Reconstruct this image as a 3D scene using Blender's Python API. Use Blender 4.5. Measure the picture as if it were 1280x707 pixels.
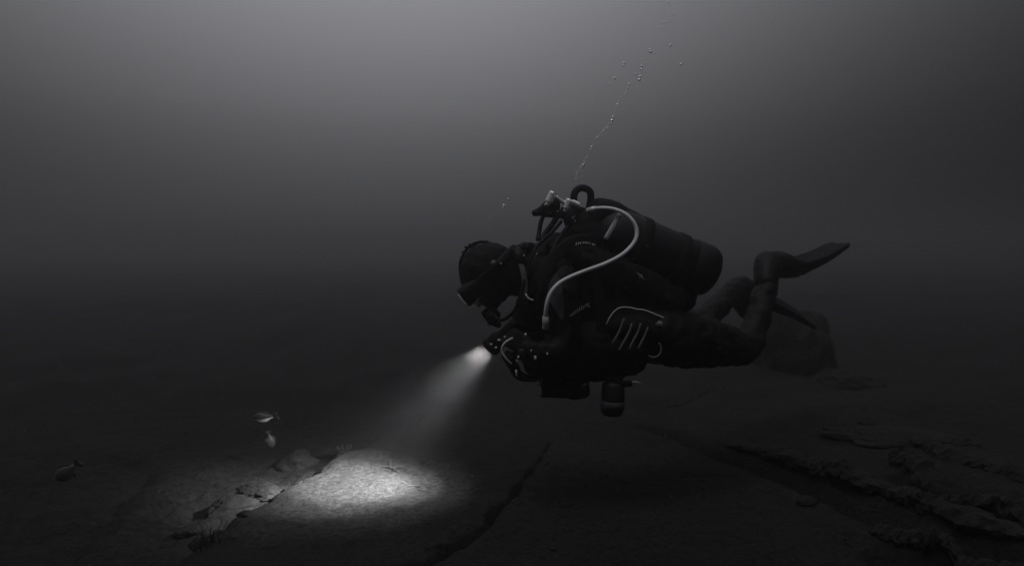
import bpy, bmesh, math, random
import numpy as np
from mathutils import Vector, Matrix, noise as mnoise

sc = bpy.context.scene
for o in list(bpy.data.objects):
    bpy.data.objects.remove(o)
random.seed(7)
COL = sc.collection

# ------------------------------------------------------------------ camera
CAM_H, PITCH, FPX = 1.10, math.radians(3.0), 834.0
cam_d = bpy.data.cameras.new('camera'); cam = bpy.data.objects.new('camera', cam_d); COL.objects.link(cam)
cam.location = (0, 0, CAM_H); cam.rotation_euler = (math.radians(90) - PITCH, 0, 0)
cam_d.sensor_width = 36.0; cam_d.lens = 36.0 * FPX / 1280.0
cam_d.dof.use_dof = True; cam_d.dof.focus_distance = 2.75; cam_d.dof.aperture_fstop = 1.0
cam_d.clip_start = 0.05; cam_d.clip_end = 800
sc.camera = cam
sc.render.resolution_x = 1024; sc.render.resolution_y = 565

# ------------------------------------------------------------------ light
sc.view_settings.view_transform = 'Standard'; sc.view_settings.look = 'None'
sc.view_settings.exposure = 0.0; sc.view_settings.gamma = 1.0
w = bpy.data.worlds.new('World'); sc.world = w; w.use_nodes = True
nt = w.node_tree; nt.nodes.clear()
def N(t, typ, **kw):
    n = t.nodes.new(typ)
    for k, v in kw.items(): setattr(n, k, v)
    return n
def link(t, a, b): t.links.new(a, b)
def math_node(t, op, a, b=None, c=None):
    n = N(t, 'ShaderNodeMath', operation=op)
    for i, v in enumerate((a, b, c)):
        if v is None: continue
        if isinstance(v, (int, float)): n.inputs[i].default_value = v
        else: link(t, v, n.inputs[i])
    return n.outputs[0]
# daylight as it is spread under water: brightest overhead, fading below the horizontal, sun side ahead and slightly left
tc = N(nt, 'ShaderNodeTexCoord'); sep = N(nt, 'ShaderNodeSeparateXYZ'); link(nt, tc.outputs['Generated'], sep.inputs[0])
ramp = N(nt, 'ShaderNodeValToRGB'); ramp.color_ramp.interpolation = 'B_SPLINE'
WR = [(-1.0, .0025), (-.30, .007), (-.14, .026), (-.03, .058), (.05, .075), (.12, .095), (.20, .155), (.32, .28), (.44, .36), (.60, .42), (.75, .48), (1.0, .50)]
el = ramp.color_ramp.elements
while len(el) < len(WR): el.new(0.5)
for e, (z, v) in zip(el, WR):
    e.position = (z + 1) / 2; e.color = (v * .985, v * .985, v * 1.05, 1)
link(nt, math_node(nt, 'MULTIPLY_ADD', sep.outputs['Z'], 0.5, 0.5), ramp.inputs[0])
SUN_AZ = math.radians(-11)
ax = math_node(nt, 'MULTIPLY', sep.outputs['X'], math.sin(SUN_AZ))
ay = math_node(nt, 'MULTIPLY_ADD', sep.outputs['Y'], math.cos(SUN_AZ), ax)
hz2 = math_node(nt, 'MULTIPLY', sep.outputs['Z'], sep.outputs['Z'])
hor = math_node(nt, 'SQRT', math_node(nt, 'MAXIMUM', math_node(nt, 'SUBTRACT', 1.0, hz2), 0.0))
lat = math_node(nt, 'EXPONENT', math_node(nt, 'MULTIPLY', math_node(nt, 'SUBTRACT', ay, hor), math_node(nt, 'MULTIPLY', math_node(nt, 'POWER', math_node(nt, 'SUBTRACT', 1.0, hz2), 2.0), 6.0)))
lat = math_node(nt, 'MAXIMUM', lat, 0.06)
bg = N(nt, 'ShaderNodeBackground'); link(nt, ramp.outputs[0], bg.inputs[0]); link(nt, lat, bg.inputs[1])
wo = N(nt, 'ShaderNodeOutputWorld'); link(nt, bg.outputs[0], wo.inputs[0])
# the sun, blurred by the water above
sun_d = bpy.data.lights.new('sun', 'SUN'); sun_d.energy = 0.9; sun_d.angle = math.radians(22); sun_d.color = (1, .985, .97)
sun = bpy.data.objects.new('sun', sun_d); COL.objects.link(sun)
sd = Vector((-.25, -.32, 1.0)).normalized()
sun.rotation_euler = sd.to_track_quat('Z', 'Y').to_euler()

sc.render.engine = 'CYCLES'
sc.cycles.volume_bounces = 1; sc.cycles.max_bounces = 6; sc.cycles.diffuse_bounces = 2
sc.cycles.use_denoising = True
sc.cycles.sample_clamp_indirect = 2.0

# ------------------------------------------------------------------ pixel helpers (photo pixels -> world points at a real distance)
def ray(px, py):
    v = Vector(((px - 640) / FPX, 1.0, -(py - 353.5) / FPX))
    c, s = math.cos(PITCH), math.sin(PITCH)
    return Vector((v.x, v.y * c + v.z * s, -v.y * s + v.z * c))
def P(px, py, Y):
    r = ray(px, py); k = Y / r.y
    return Vector((r.x * k, Y, CAM_H + r.z * k))
def G(px, py):
    r = ray(px, py); k = -CAM_H / r.z
    return Vector((r.x * k, r.y * k, 0.0))

# ------------------------------------------------------------------ materials
def mat(name, base, rough=0.6, metal=0.0, scale=30, var=0.25, bump=0.15, bscale=None, spec=0.5, coat=0.0, detail=6, dist=0.002, stretch=None):
    m = bpy.data.materials.new(name); m.use_nodes = True
    t = m.node_tree; p = t.nodes['Principled BSDF']
    c = N(t, 'ShaderNodeTexCoord')
    src = c.outputs['Object']
    if stretch:
        mp = N(t, 'ShaderNodeMapping'); mp.inputs['Scale'].default_value = stretch
        link(t, src, mp.inputs[0]); src = mp.outputs[0]
    n = N(t, 'ShaderNodeTexNoise'); n.inputs['Scale'].default_value = scale; n.inputs['Detail'].default_value = detail
    n.inputs['Roughness'].default_value = .65
    link(t, src, n.inputs['Vector'])
    r = N(t, 'ShaderNodeValToRGB')
    r.color_ramp.elements[0].position = .3; r.color_ramp.elements[1].position = .72
    r.color_ramp.elements[0].color = tuple(b * (1 - var) for b in base) + (1,)
    r.color_ramp.elements[1].color = tuple(min(1, b * (1 + var)) for b in base) + (1,)
    link(t, n.outputs[0], r.inputs[0]); link(t, r.outputs[0], p.inputs['Base Color'])
    rr = N(t, 'ShaderNodeMapRange'); rr.inputs[3].default_value = max(.03, rough - .12); rr.inputs[4].default_value = min(1, rough + .12)
    link(t, n.outputs[0], rr.inputs[0]); link(t, rr.outputs[0], p.inputs['Roughness'])
    p.inputs['Metallic'].default_value = metal; p.inputs['Specular IOR Level'].default_value = spec
    p.inputs['Coat Weight'].default_value = coat
    if bump:
        n2 = N(t, 'ShaderNodeTexNoise'); n2.inputs['Scale'].default_value = bscale or scale * 3; n2.inputs['Detail'].default_value = 5
        link(t, src, n2.inputs['Vector'])
        b = N(t, 'ShaderNodeBump'); b.inputs['Strength'].default_value = bump; b.inputs['Distance'].default_value = dist
        link(t, n2.outputs[0], b.inputs['Height']); link(t, b.outputs[0], p.inputs['Normal'])
    return m
M = {}
M['suit'] = mat('drysuit_laminate', (0.0054, 0.0054, 0.0060), .6, 0, 14, .35, .5, 45, dist=.004, spec=.09)
M['hood'] = mat('neoprene', (0.0054, 0.0054, 0.0060), .75, 0, 40, .3, .4, 160, spec=.09)
M['glove'] = mat('glove_rubber', (0.0075, 0.0075, 0.0075), .6, 0, 40, .3, .4, 120, spec=.09)
M['rubber'] = mat('black_rubber', (0.0054, 0.0054, 0.0060), .5, 0, 60, .3, .2, 200, spec=.09)
M['fin'] = mat('fin_rubber', (.005, .005, .006), .75, 0, 20, .3, .3, 90, spec=.08)
M['web'] = mat('webbing', (0.0075, 0.0075, 0.0075), .8, 0, 90, .3, .6, 400, spec=.09)
M['tank'] = mat('tank_paint', (.006, .006, .0075), .6, 0, 10, .35, .3, 70, .2, dist=.001)
M['nylon'] = mat('nylon_cordura', (0.0048, 0.0048, 0.0054), .75, 0, 50, .35, .5, 300, spec=.09)
M['chrome'] = mat('chrome', (.95, .95, .96), .28, .6, 30, .1, .1, 90, .5)
M['steel'] = mat('steel', (.42, .42, .43), .4, .3, 40, .3, .2, 120, .5)
M['pale_hose'] = mat('pale_braided_hose', (.50, .50, .53), .45, 0, 60, .12, .3, 500, .5)
M['pale_trim'] = mat('pale_trim', (.42, .42, .44), .6, 0, 60, .2, .2, 300, .4)
M['grey_trim'] = mat('grey_trim', (.09, .09, .095), .6, 0, 60, .3, .2, 300, .4)
M['print'] = mat('faded_print', (.5, .5, .52), .8, 0, 200, .5, 0)
M['print_dim'] = mat('dim_print', (.2, .2, .22), .8, 0, 200, .5, 0)
M['panel'] = mat('sleeve_panel', (.035, .035, .042), .7, 0, 50, .3, .3, 200, .3)
M['skin'] = mat('skin', (.33, .24, .2), .55, 0, 60, .15, .2, 300, .4)
M['rock'] = mat('silted_rock', (.010, .010, .0102), .9, 0, 9, .55, .9, 40, .15, dist=.02)
M['pale_rock'] = mat('pale_rock', (.0072, .0072, .0074), .9, 0, 14, .55, .6, 45, .15, dist=.02)
M['fish'] = mat('fish_scales', (.055, .055, .056), .5, 0.0, 60, .3, .3, 200, .5)
M['fish_belly'] = mat('fish_belly', (.8, .8, .8), .5, 0.0, 60, .1, .2, 200, .5)
M['fish_fin'] = mat('fish_fin', (.035, .035, .036), .6, 0, 60, .3, .2, 200, .3)
M['eye'] = mat('fish_eye', (.02, .02, .02), .15, 0, 60, .3, 0)
M['twig'] = mat('dead_twig', (.02, .019, .018), .9, 0, 60, .3, .3, 200, .2)
M['weed'] = mat('brown_weed', (.015, .015, .014), .8, 0, 60, .3, .2, 200, .2)
M['anemone'] = mat('anemone', (.05, .05, .05), .8, 0, 60, .3, .3, 200, .2)
M['snow'] = mat('marine_snow', (.25, .25, .25), .9, 0, 60, .1, 0)
M['bubble'] = mat('bubble_skin', (.93, .93, .95), .12, .1, 20, .04, 0)
def pearly(name, col, k):
    m = bpy.data.materials.new(name); m.use_nodes = True
    t = m.node_tree; p = t.nodes['Principled BSDF']; out = t.nodes['Material Output']
    p.inputs['Base Color'].default_value = col + (1,); p.inputs['Roughness'].default_value = .15
    n = N(t, 'ShaderNodeTexNoise'); n.inputs['Scale'].default_value = 40
    tr = N(t, 'ShaderNodeBsdfTranslucent'); r = N(t, 'ShaderNodeMapRange'); r.inputs[3].default_value = k - .1; r.inputs[4].default_value = k + .1
    tr.inputs['Color'].default_value = col + (1,)
    mx = N(t, 'ShaderNodeMixShader'); link(t, n.outputs[0], r.inputs[0]); link(t, r.outputs[0], mx.inputs[0])
    link(t, p.outputs[0], mx.inputs[1]); link(t, tr.outputs[0], mx.inputs[2]); link(t, mx.outputs[0], out.inputs['Surface'])
    return m
M['snow'] = pearly('marine_snow', (.42, .42, .42), .4); M['silt_speck'] = pearly('silt_speck', (.035, .035, .035), .3)
def bubble_mat():
    m = bpy.data.materials.new('bubble_skin'); m.use_nodes = True; t = m.node_tree; t.nodes.clear()
    g = N(t, 'ShaderNodeBsdfGlass'); g.inputs['IOR'].default_value = .75
    n = N(t, 'ShaderNodeTexNoise'); n.inputs['Scale'].default_value = 2; r = N(t, 'ShaderNodeMapRange'); r.inputs[3].default_value = .03; r.inputs[4].default_value = .14
    link(t, n.outputs[0], r.inputs[0]); link(t, r.outputs[0], g.inputs['Roughness'])
    o = N(t, 'ShaderNodeOutputMaterial'); link(t, g.outputs[0], o.inputs['Surface']); return m
M['bubble'] = bubble_mat()
def glass(name, rough=.05):
    m = bpy.data.materials.new(name); m.use_nodes = True
    t = m.node_tree; p = t.nodes['Principled BSDF']
    p.inputs['Base Color'].default_value = (.02, .02, .022, 1)
    n = N(t, 'ShaderNodeTexNoise'); n.inputs['Scale'].default_value = 60
    r = N(t, 'ShaderNodeMapRange'); r.inputs[3].default_value = rough; r.inputs[4].default_value = rough + .12
    link(t, n.outputs[0], r.inputs[0]); link(t, r.outputs[0], p.inputs['Roughness'])
    p.inputs['Specular IOR Level'].default_value = .8; p.inputs['Coat Weight'].default_value = .5
    return m
M['lens'] = glass('mask_glass')
def emis(name, s):
    m = bpy.data.materials.new(name); m.use_nodes = True
    t = m.node_tree; p = t.nodes['Principled BSDF']
    p.inputs['Emission Color'].default_value = (1, .99, .96, 1)
    n = N(t, 'ShaderNodeTexNoise'); n.inputs['Scale'].default_value = 90
    r = N(t, 'ShaderNodeMapRange'); r.inputs[3].default_value = s * .8; r.inputs[4].default_value = s * 1.2
    link(t, n.outputs[0], r.inputs[0]); link(t, r.outputs[0], p.inputs['Emission Strength'])
    return m
M['lamp'] = emis('torch_emitter', 3.0)

# ------------------------------------------------------------------ object helpers
def tag(o, label=None, cat=None, group=None, kind=None):
    if label: o['label'] = label
    if cat: o['category'] = cat
    if group: o['group'] = group
    if kind: o['kind'] = kind
    return o
def empty(name, loc, label, cat, group=None):
    o = bpy.data.objects.new(name, None); COL.objects.link(o); o.location = loc; o.empty_display_size = .1
    return tag(o, label, cat, group)
def worldloc(o):
    v = Vector(o.location)
    while o.parent: o = o.parent; v += Vector(o.location)
    return v
def obj(name, bm, m, parent=None, smooth=True, origin=None):
    """bm in world coordinates -> one mesh object whose origin is its own centre"""
    me = bpy.data.meshes.new(name)
    if isinstance(bm, bmesh.types.BMesh):
        bmesh.ops.recalc_face_normals(bm, faces=bm.faces[:])
        bm.to_mesh(me); bm.free()
    else:
        me.from_pydata(bm[0], [], bm[1]); me.update()
    co = np.empty(len(me.vertices) * 3); me.vertices.foreach_get('co', co); co = co.reshape(-1, 3)
    c = Vector((co.min(0) + co.max(0)) / 2) if origin is None else Vector(origin)
    me.vertices.foreach_set('co', (co - np.array(c)).ravel())
    me.polygons.foreach_set('use_smooth', [smooth] * len(me.polygons))
    me.materials.append(M[m] if isinstance(m, str) else m)
    me.update()
    o = bpy.data.objects.new(name, me); COL.objects.link(o)
    if parent is not None:
        o.parent = parent; o.location = c - worldloc(parent)
    else: o.location = c
    return o
def smooth_path(pts, n=6):
    pts = [Vector(p) for p in pts]; out = []
    for i in range(len(pts) - 1):
        p0 = pts[max(i - 1, 0)]; p1 = pts[i]; p2 = pts[i + 1]; p3 = pts[min(i + 2, len(pts) - 1)]
        for k in range(n):
            t = k / n
            out.append(.5 * ((2 * p1) + (p2 - p0) * t + (2 * p0 - 5 * p1 + 4 * p2 - p3) * t * t + (3 * p1 - p0 - 3 * p2 + p3) * t ** 3))
    out.append(pts[-1]); return out
def tube(bm, pts, r, seg=10, smooth=5, flat=None):
    """swept tube; r a number or a list per input point; flat=(direction, ratio) squashes it to a strap"""
    n0 = len(pts)
    path = smooth_path(pts, smooth) if smooth else [Vector(p) for p in pts]
    rs = [r] * n0 if isinstance(r, (int, float)) else list(r)
    def rad(i):
        f = i / (len(path) - 1) * (n0 - 1); k = min(int(f), n0 - 2); return rs[k] * (1 - f + k) + rs[k + 1] * (f - k)
    rings = []; up = None
    for i, p in enumerate(path):
        t = (path[min(i + 1, len(path) - 1)] - path[max(i - 1, 0)]).normalized()
        if up is None:
            up = Vector((0, 1, 0)) if abs(t.y) < .8 else Vector((1, 0, 0))
            if flat: up = Vector(flat[0])
        if flat: up = Vector(flat[0])
        a = (up - t * up.dot(t)).normalized(); b = t.cross(a)
        if not flat: up = a
        k = flat[1] if flat else 1.0
        rr = rad(i)
        rings.append([bm.verts.new(p + a * math.cos(2 * math.pi * j / seg) * rr * k + b * math.sin(2 * math.pi * j / seg) * rr) for j in range(seg)])
    for i in range(len(rings) - 1):
        for j in range(seg):
            bm.faces.new((rings[i][j], rings[i][(j + 1) % seg], rings[i + 1][(j + 1) % seg], rings[i + 1][j]))
    for ring in (rings[0], rings[-1]):
        c = bm.verts.new(sum((v.co for v in ring), Vector()) / seg)
        for j in range(seg): bm.faces.new((c, ring[j], ring[(j + 1) % seg]))
    return bm
def lathe(bm, a, b, prof, seg=24, squash=1.0):
    """profile [(s 0..1 along a->b, radius)] turned round the axis a->b"""
    a = Vector(a); b = Vector(b); t = (b - a).normalized()
    u = t.cross(Vector((0, 1, 0)) if abs(t.y) < .9 else Vector((1, 0, 0))).normalized(); v = t.cross(u)
    rings = []
    for s, r in prof:
        c = a + (b - a) * s
        rings.append([bm.verts.new(c + u * math.cos(2 * math.pi * j / seg) * r + v * math.sin(2 * math.pi * j / seg) * r * squash) for j in range(seg)])
    for i in range(len(rings) - 1):
        for j in range(seg):
            bm.faces.new((rings[i][j], rings[i][(j + 1) % seg], rings[i + 1][(j + 1) % seg], rings[i + 1][j]))
    for k, ring in ((0, rings[0]), (-1, rings[-1])):
        c = bm.verts.new(a + (b - a) * prof[k][0])
        for j in range(seg): bm.faces.new((c, ring[j], ring[(j + 1) % seg]))
    return bm
def ell(bm, c, rx, ry, rz, axis=None, seg=20):
    """ellipsoid; axis = world direction of its local x"""
    R = Matrix.Identity(4)
    if axis is not None:
        R = Vector(axis).normalized().to_track_quat('X', 'Z').to_matrix().to_4x4()
    m = Matrix.Translation(Vector(c)) @ R @ Matrix.Diagonal((rx, ry, rz, 1))
    bmesh.ops.create_uvsphere(bm, u_segments=seg, v_segments=max(8, seg // 2), radius=1, matrix=m)
    return bm
def caps(bm, chain):
    """chain of (point, radius): spheres joined by cones"""
    for i, (p, r) in enumerate(chain):
        ell(bm, p, r, r, r, seg=16)
        if i:
            q, s = chain[i - 1]
            tube(bm, [q, p], [s, r], 16, 1)
    return bm
def fuse(name, bm, m, parent, voxel=.012, smooth=6, disp=None):
    """one continuous skin over overlapping volumes"""
    me = bpy.data.meshes.new('tmp'); bm.to_mesh(me); bm.free()
    o = bpy.data.objects.new('tmp', me); COL.objects.link(o)
    md = o.modifiers.new('r', 'REMESH'); md.mode = 'VOXEL'; md.voxel_size = voxel
    s = o.modifiers.new('s', 'SMOOTH'); s.factor = .5; s.iterations = smooth
    dg = bpy.context.evaluated_depsgraph_get(); dg.update()
    e = bpy.data.meshes.new_from_object(o.evaluated_get(dg))
    bpy.data.objects.remove(o)
    b2 = bmesh.new(); b2.from_mesh(e); bpy.data.meshes.remove(e)
    if disp:
        amp, fr = disp; b2.normal_update()
        for v in b2.verts:
            q = v.co * fr
            a = abs(mnoise.noise(q + Vector((3.1, 7, 1)))) - .25 + .5 * (abs(mnoise.noise(q * 2.3)) - .25)
            v.co += v.normal * a * amp
    return obj(name, b2, m, parent)

# ------------------------------------------------------------------ seabed
def axis_coords(lo, hi, step, far, grow):
    c = list(np.arange(lo, hi, step)); s = step
    x = c[-1]
    while x < far: s *= grow; x += s; c.append(x)
    s = step; x = c[0]; left = []
    while x > -far: s *= grow; x -= s; left.append(x)
    return np.array(left[::-1] + c)
XS = axis_coords(-2.6, 2.7, .012, 220, 1.10); YS = axis_coords(2.0, 4.6, .012, 220, 1.08)
YS = YS[YS > -6]; 
rng = np.random.default_rng(3)
def vnoise(x, y, f, seed):
    x = x * f + seed * 17.3; y = y * f + seed * 9.7
    xi = np.floor(x).astype(int); yi = np.floor(y).astype(int); xf = x - xi; yf = y - yi
    def h(a, b):
        n = (a * 374761393 + b * 668265263 + seed * 1442695041) & 0x7fffffff
        n = ((n ^ (n >> 13)) * 1274126177) & 0x7fffffff
        return ((n ^ (n >> 16)) & 0xffff) / 65535.0
    u = xf * xf * (3 - 2 * xf); v = yf * yf * (3 - 2 * yf)
    return (h(xi, yi) * (1 - u) + h(xi + 1, yi) * u) * (1 - v) + (h(xi, yi + 1) * (1 - u) + h(xi + 1, yi + 1) * u) * v - .5
def fbm(x, y, f, seed, oct=4):
    return sum(vnoise(x, y, f * 2 ** k, seed + k) / 2 ** k for k in range(oct))
def poly_dist(X, Y, pts):
    """distance to a polyline, and signed side of it"""
    best = np.full(X.shape, 1e9); side = np.zeros(X.shape); along = np.zeros(X.shape); L = 0
    for a, b in zip(pts[:-1], pts[1:]):
        dx, dy = b[0] - a[0], b[1] - a[1]; l2 = dx * dx + dy * dy
        t = np.clip(((X - a[0]) * dx + (Y - a[1]) * dy) / l2, 0, 1)
        d = np.hypot(X - a[0] - t * dx, Y - a[1] - t * dy)
        s = np.sign((X - a[0]) * dy - (Y - a[1]) * dx)
        k = d < best; best = np.where(k, d, best); side = np.where(k, s, side); along = np.where(k, L + t * math.sqrt(l2), along); L += math.sqrt(l2)
    return best, side, along / L
def gp(l): return [tuple(G(*p)[:2]) for p in l]
CRACK = gp([(688, 550), (680.7, 560), (671, 575), (666, 585), (652, 599), (645, 610), (643, 617), (626, 627), (614, 639), (610, 650), (595, 662), (581, 670), (558, 676), (548, 689), (534, 695), (505, 703)])
TR1 = gp([(782, 524), (840, 537), (880, 552), (930, 570), (965, 583), (1010, 600), (1060, 625), (1100, 640), (1130, 652), (1200, 672), (1290, 704)])
TR2 = gp([(1120, 585), (1180, 608), (1230, 636), (1330, 662)])
TR3 = gp([(1080, 665), (1130, 686), (1200, 696), (1300, 730)])
RG1 = gp([(900, 548), (1000, 585), (1050, 603), (1120, 630), (1180, 648), (1290, 690)])
RG2 = gp([(1120, 575), (1142, 585), (1210, 610), (1300, 645)])
RG3 = gp([(1085, 650), (1140, 668), (1200, 684), (1300, 715)])
TR4 = gp([(205, 540), (180, 565), (150, 590), (125, 607), (90, 630), (40, 665)])
EDGE = gp([(520, 520), (440, 556), (400, 578), (352, 604), (300, 630), (262, 655), (232, 680), (190, 720), (120, 800)])
TR5 = gp([(830, 500), (870, 484), (905, 470)])
def hgt(X, Y):
    r = np.hypot(X, Y)
    H = .10 * fbm(X, Y, .55, 1, 3) + .030 * fbm(X, Y, 2.3, 5, 4) * (.4 + .6 * np.clip(np.abs(X - .1) - .5, 0, 1)) + .014 * fbm(X, Y, 5.5, 61, 3) + .010 * fbm(X, Y, 14, 9, 3) + .006 * fbm(X, Y, 40, 12, 2)
    wob = .03 * fbm(X, Y, 6, 21, 3)
    def rough_d(p): d, s, a = poly_dist(X, Y, p); return np.abs(d + wob * .5), s, a
    d, s, a = poly_dist(X, Y, CRACK)
    d = np.abs(d + .018 * fbm(X, Y, 16, 31, 4)); wd = .006 + .014 * a ** 1.5
    H -= (.04 + .05 * a) * np.exp(-(d / wd) ** 2)
    for p, dep, wdt in ((TR1, .17, .05), (TR2, .38, .12), (TR3, .22, .07), (TR4, .05, .08), (TR5, .05, .10)):
        d, s, a = rough_d(p); ends = np.clip(a / .30, .08, 1)
        H -= dep * ends * np.exp(-(d / wdt) ** 2)
    for p, dep, wdt in ((RG1, .08, .05), (RG2, .11, .07), (RG3, .07, .04)):
        d, s, a = rough_d(p); H += dep * np.clip(a / .5, 0, 1) * np.exp(-(d / wdt) ** 2)
    # the slab in front ends at EDGE; the bed beyond it lies lower
    d, s, a = poly_dist(X, Y, EDGE); sd_ = d * s + wob * 1.5 + .03 * fbm(X, Y, 17, 71, 3)
    near = np.clip(1 - np.clip(r - 4.4, 0, 2) / 2, 0, 1)
    drop = 1 / (1 + np.exp(np.clip(-sd_ / .024, -40, 40)))
    H -= .13 * drop * near
    # rougher, lumpier bed away from the slab, rising gently far off
    H += np.clip(r - 4, 0, 3) / 3 * .22 * fbm(X, Y, .9, 41, 4)
    H += .05 * drop * near * fbm(X, Y, 5, 51, 4)
    return H
XX, YY = np.meshgrid(XS, YS)
SIDE_TEST = None
ZZ = hgt(XX, YY)
def gz(x, y): return float(hgt(np.array([[x]]), np.array([[y]]))[0, 0])
nx, ny = len(XS), len(YS)
V = np.stack([XX.ravel(), YY.ravel(), ZZ.ravel()], 1)
I = np.arange(nx * ny).reshape(ny, nx)
F = np.stack([I[:-1, :-1], I[:-1, 1:], I[1:, 1:], I[1:, :-1]], -1).reshape(-1, 4)
me = bpy.data.meshes.new('seabed'); me.vertices.add(len(V)); me.vertices.foreach_set('co', V.ravel())
me.loops.add(F.size); me.loops.foreach_set('vertex_index', F.ravel())
me.polygons.add(len(F)); me.polygons.foreach_set('loop_start', np.arange(0, F.size, 4)); me.polygons.foreach_set('use_smooth', [True] * len(F))
me.update(); me.validate()
bed = bpy.data.objects.new('seabed', me); COL.objects.link(bed); bed['kind'] = 'structure'
m = bpy.data.materials.new('silt_and_rock'); m.use_nodes = True; t = m.node_tree; p = t.nodes['Principled BSDF']
c = N(t, 'ShaderNodeTexCoord')
def nz(scale, detail=6, rough=.6, st=None):
    n = N(t, 'ShaderNodeTexNoise'); n.inputs['Scale'].default_value = scale; n.inputs['Detail'].default_value = detail; n.inputs['Roughness'].default_value = rough
    src = c.outputs['Object']
    if st:
        mp = N(t, 'ShaderNodeMapping'); mp.inputs['Scale'].default_value = st; mp.inputs['Rotation'].default_value = (0, 0, .12); link(t, src, mp.inputs[0]); src = mp.outputs[0]
    link(t, src, n.inputs['Vector']); return n.outputs[0]
big, mid, fine = nz(1.6, 5), nz(62, 8, .75, (.75, 1, 1)), nz(170, 4, .7)
r1 = N(t, 'ShaderNodeValToRGB'); r1.color_ramp.elements[0].position = .40; r1.color_ramp.elements[1].position = .60
r1.color_ramp.elements[0].color = (.022, .022, .023, 1); r1.color_ramp.elements[1].color = (.150, .150, .154, 1)
link(t, mid, r1.inputs[0])
mr = N(t, 'ShaderNodeMapRange'); mr.inputs[1].default_value = .3; mr.inputs[2].default_value = .7; mr.inputs[3].default_value = .65; mr.inputs[4].default_value = 1.2; link(t, big, mr.inputs[0])
mf = N(t, 'ShaderNodeMapRange'); mf.inputs[1].default_value = .3; mf.inputs[2].default_value = .7; mf.inputs[3].default_value = .35; mf.inputs[4].default_value = 1.65; link(t, fine, mf.inputs[0])
mm = math_node(t, 'MULTIPLY', mr.outputs[0], mf.outputs[0])
vm = N(t, 'ShaderNodeVectorMath', operation='SCALE'); link(t, r1.outputs[0], vm.inputs[0]); link(t, math_node(t, 'MULTIPLY', mm, .145), vm.inputs['Scale']); link(t, vm.outputs[0], p.inputs['Base Color'])
p.inputs['Roughness'].default_value = .92; p.inputs['Specular IOR Level'].default_value = .15
b1 = N(t, 'ShaderNodeBump'); b1.inputs['Strength'].default_value = .9; b1.inputs['Distance'].default_value = .022; link(t, mid, b1.inputs['Height'])
b2 = N(t, 'ShaderNodeBump'); b2.inputs['Strength'].default_value = .6; b2.inputs['Distance'].default_value = .008; link(t, fine, b2.inputs['Height']); link(t, b1.outputs[0], b2.inputs['Normal'])
link(t, b2.outputs[0], p.inputs['Normal'])
me.materials.append(m)

# ------------------------------------------------------------------ rocks
def rock_bm(c, rx, ry, rz, seed, sub=4, ax=0.0, amp=.35):
    fac = 5 if amp > .34 else 0
    bm = bmesh.new(); bmesh.ops.create_icosphere(bm, subdivisions=sub, radius=1)
    s = Vector((seed * 3.7, seed * 1.3, seed * 2.1)); Rz = Matrix.Rotation(ax, 3, 'Z')
    for v in bm.verts:
        n = mnoise.noise(v.co * 1.3 + s) * amp + abs(mnoise.noise(v.co * 2.9 + s)) * amp * .7 - .1 + mnoise.noise(v.co * 8 + s) * amp * .16
        q = v.co * (1 + n)
        # facets: flatten a few random sides
        for k in range(fac):
            d = Vector((math.sin(seed * 7 + k * 2.1), math.cos(seed * 3 + k * 1.7), math.sin(seed + k * 3.3) * .8)).normalized(); h = q.dot(d)
            if h > .72: q -= d * (h - .72) * .75
        v.co = Rz @ Vector((q.x * rx, q.y * ry, q.z * rz)) + Vector(c)
    return bm
def rock(px, py, rx, ry, rz, seed, label, m='rock', ax=0.0, sink=.35, group=None, sub=4, amp=.35, name='rock', cat='rock'):
    g = G(px, py); z = gz(g.x, g.y)
    # slide along the sight line until the bed is met at its real height
    for _ in range(6):
        r = ray(px, py); k = (z - CAM_H) / r.z; g = Vector((r.x * k, r.y * k, 0)); z = gz(g.x, g.y)
    o = obj(name, rock_bm((g.x, g.y, z + rz * (1 - 2 * sink) * .5), rx, ry, rz, seed, sub, ax, amp), m)
    return tag(o, label, cat, group)
rock(326, 618, .13, .08, .045, 1, 'pale knobbly rock at the top of the slab edge, left of the torchlight pool', 'pale_rock', -.5, sub=5, amp=.33)
rock(288, 636, .13, .05, .05, 2, 'long pale rock lying along the slab edge below the knobbly one', 'pale_rock', .9, .4, sub=5, amp=.33)
rock(250, 662, .12, .05, .04, 3, 'low grey rock at the bottom left end of the slab edge', 'rock', .9, .45)
rock(372, 583, .11, .09, .08, 4, 'rounded dark grey boulder just beyond the left tip of the torchlight pool', 'rock', .2, .3)
rock(412, 566, .10, .08, .05, 5, 'flat dark rock between the rounded boulder and the torchlight pool', 'rock', .6, .4)
rock(985, 456, .44, .5, .78, 6, 'tall dim rock outcrop rising from the seabed far behind the diver\'s knees and fins', 'rock', .3, .75, sub=5, amp=.32)
rock(1010, 628, .05, .035, .03, 11, 'small dark stone on the near lip of the right hand gully', 'rock', .4, .4, sub=3)
rock(1075, 633, .09, .03, .04, 12, 'slanted stone wedge at the bend of the right hand gully', 'rock', -.9, .4, sub=3)
# small stones lying on the slab
for i in range(46):
    px = random.uniform(120, 1160); py = random.uniform(575, 700)
    if 330 < px < 600 and 560 < py < 660: continue
    rock(px, py, random.uniform(.006, .014), random.uniform(.006, .012), random.uniform(.004, .009), 20 + i,
         'tiny stone lying loose on the silted rock slab', 'rock', random.uniform(0, 3), .3, 'tiny stones scattered on the slab', sub=2, name='pebble', cat='pebble')

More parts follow.
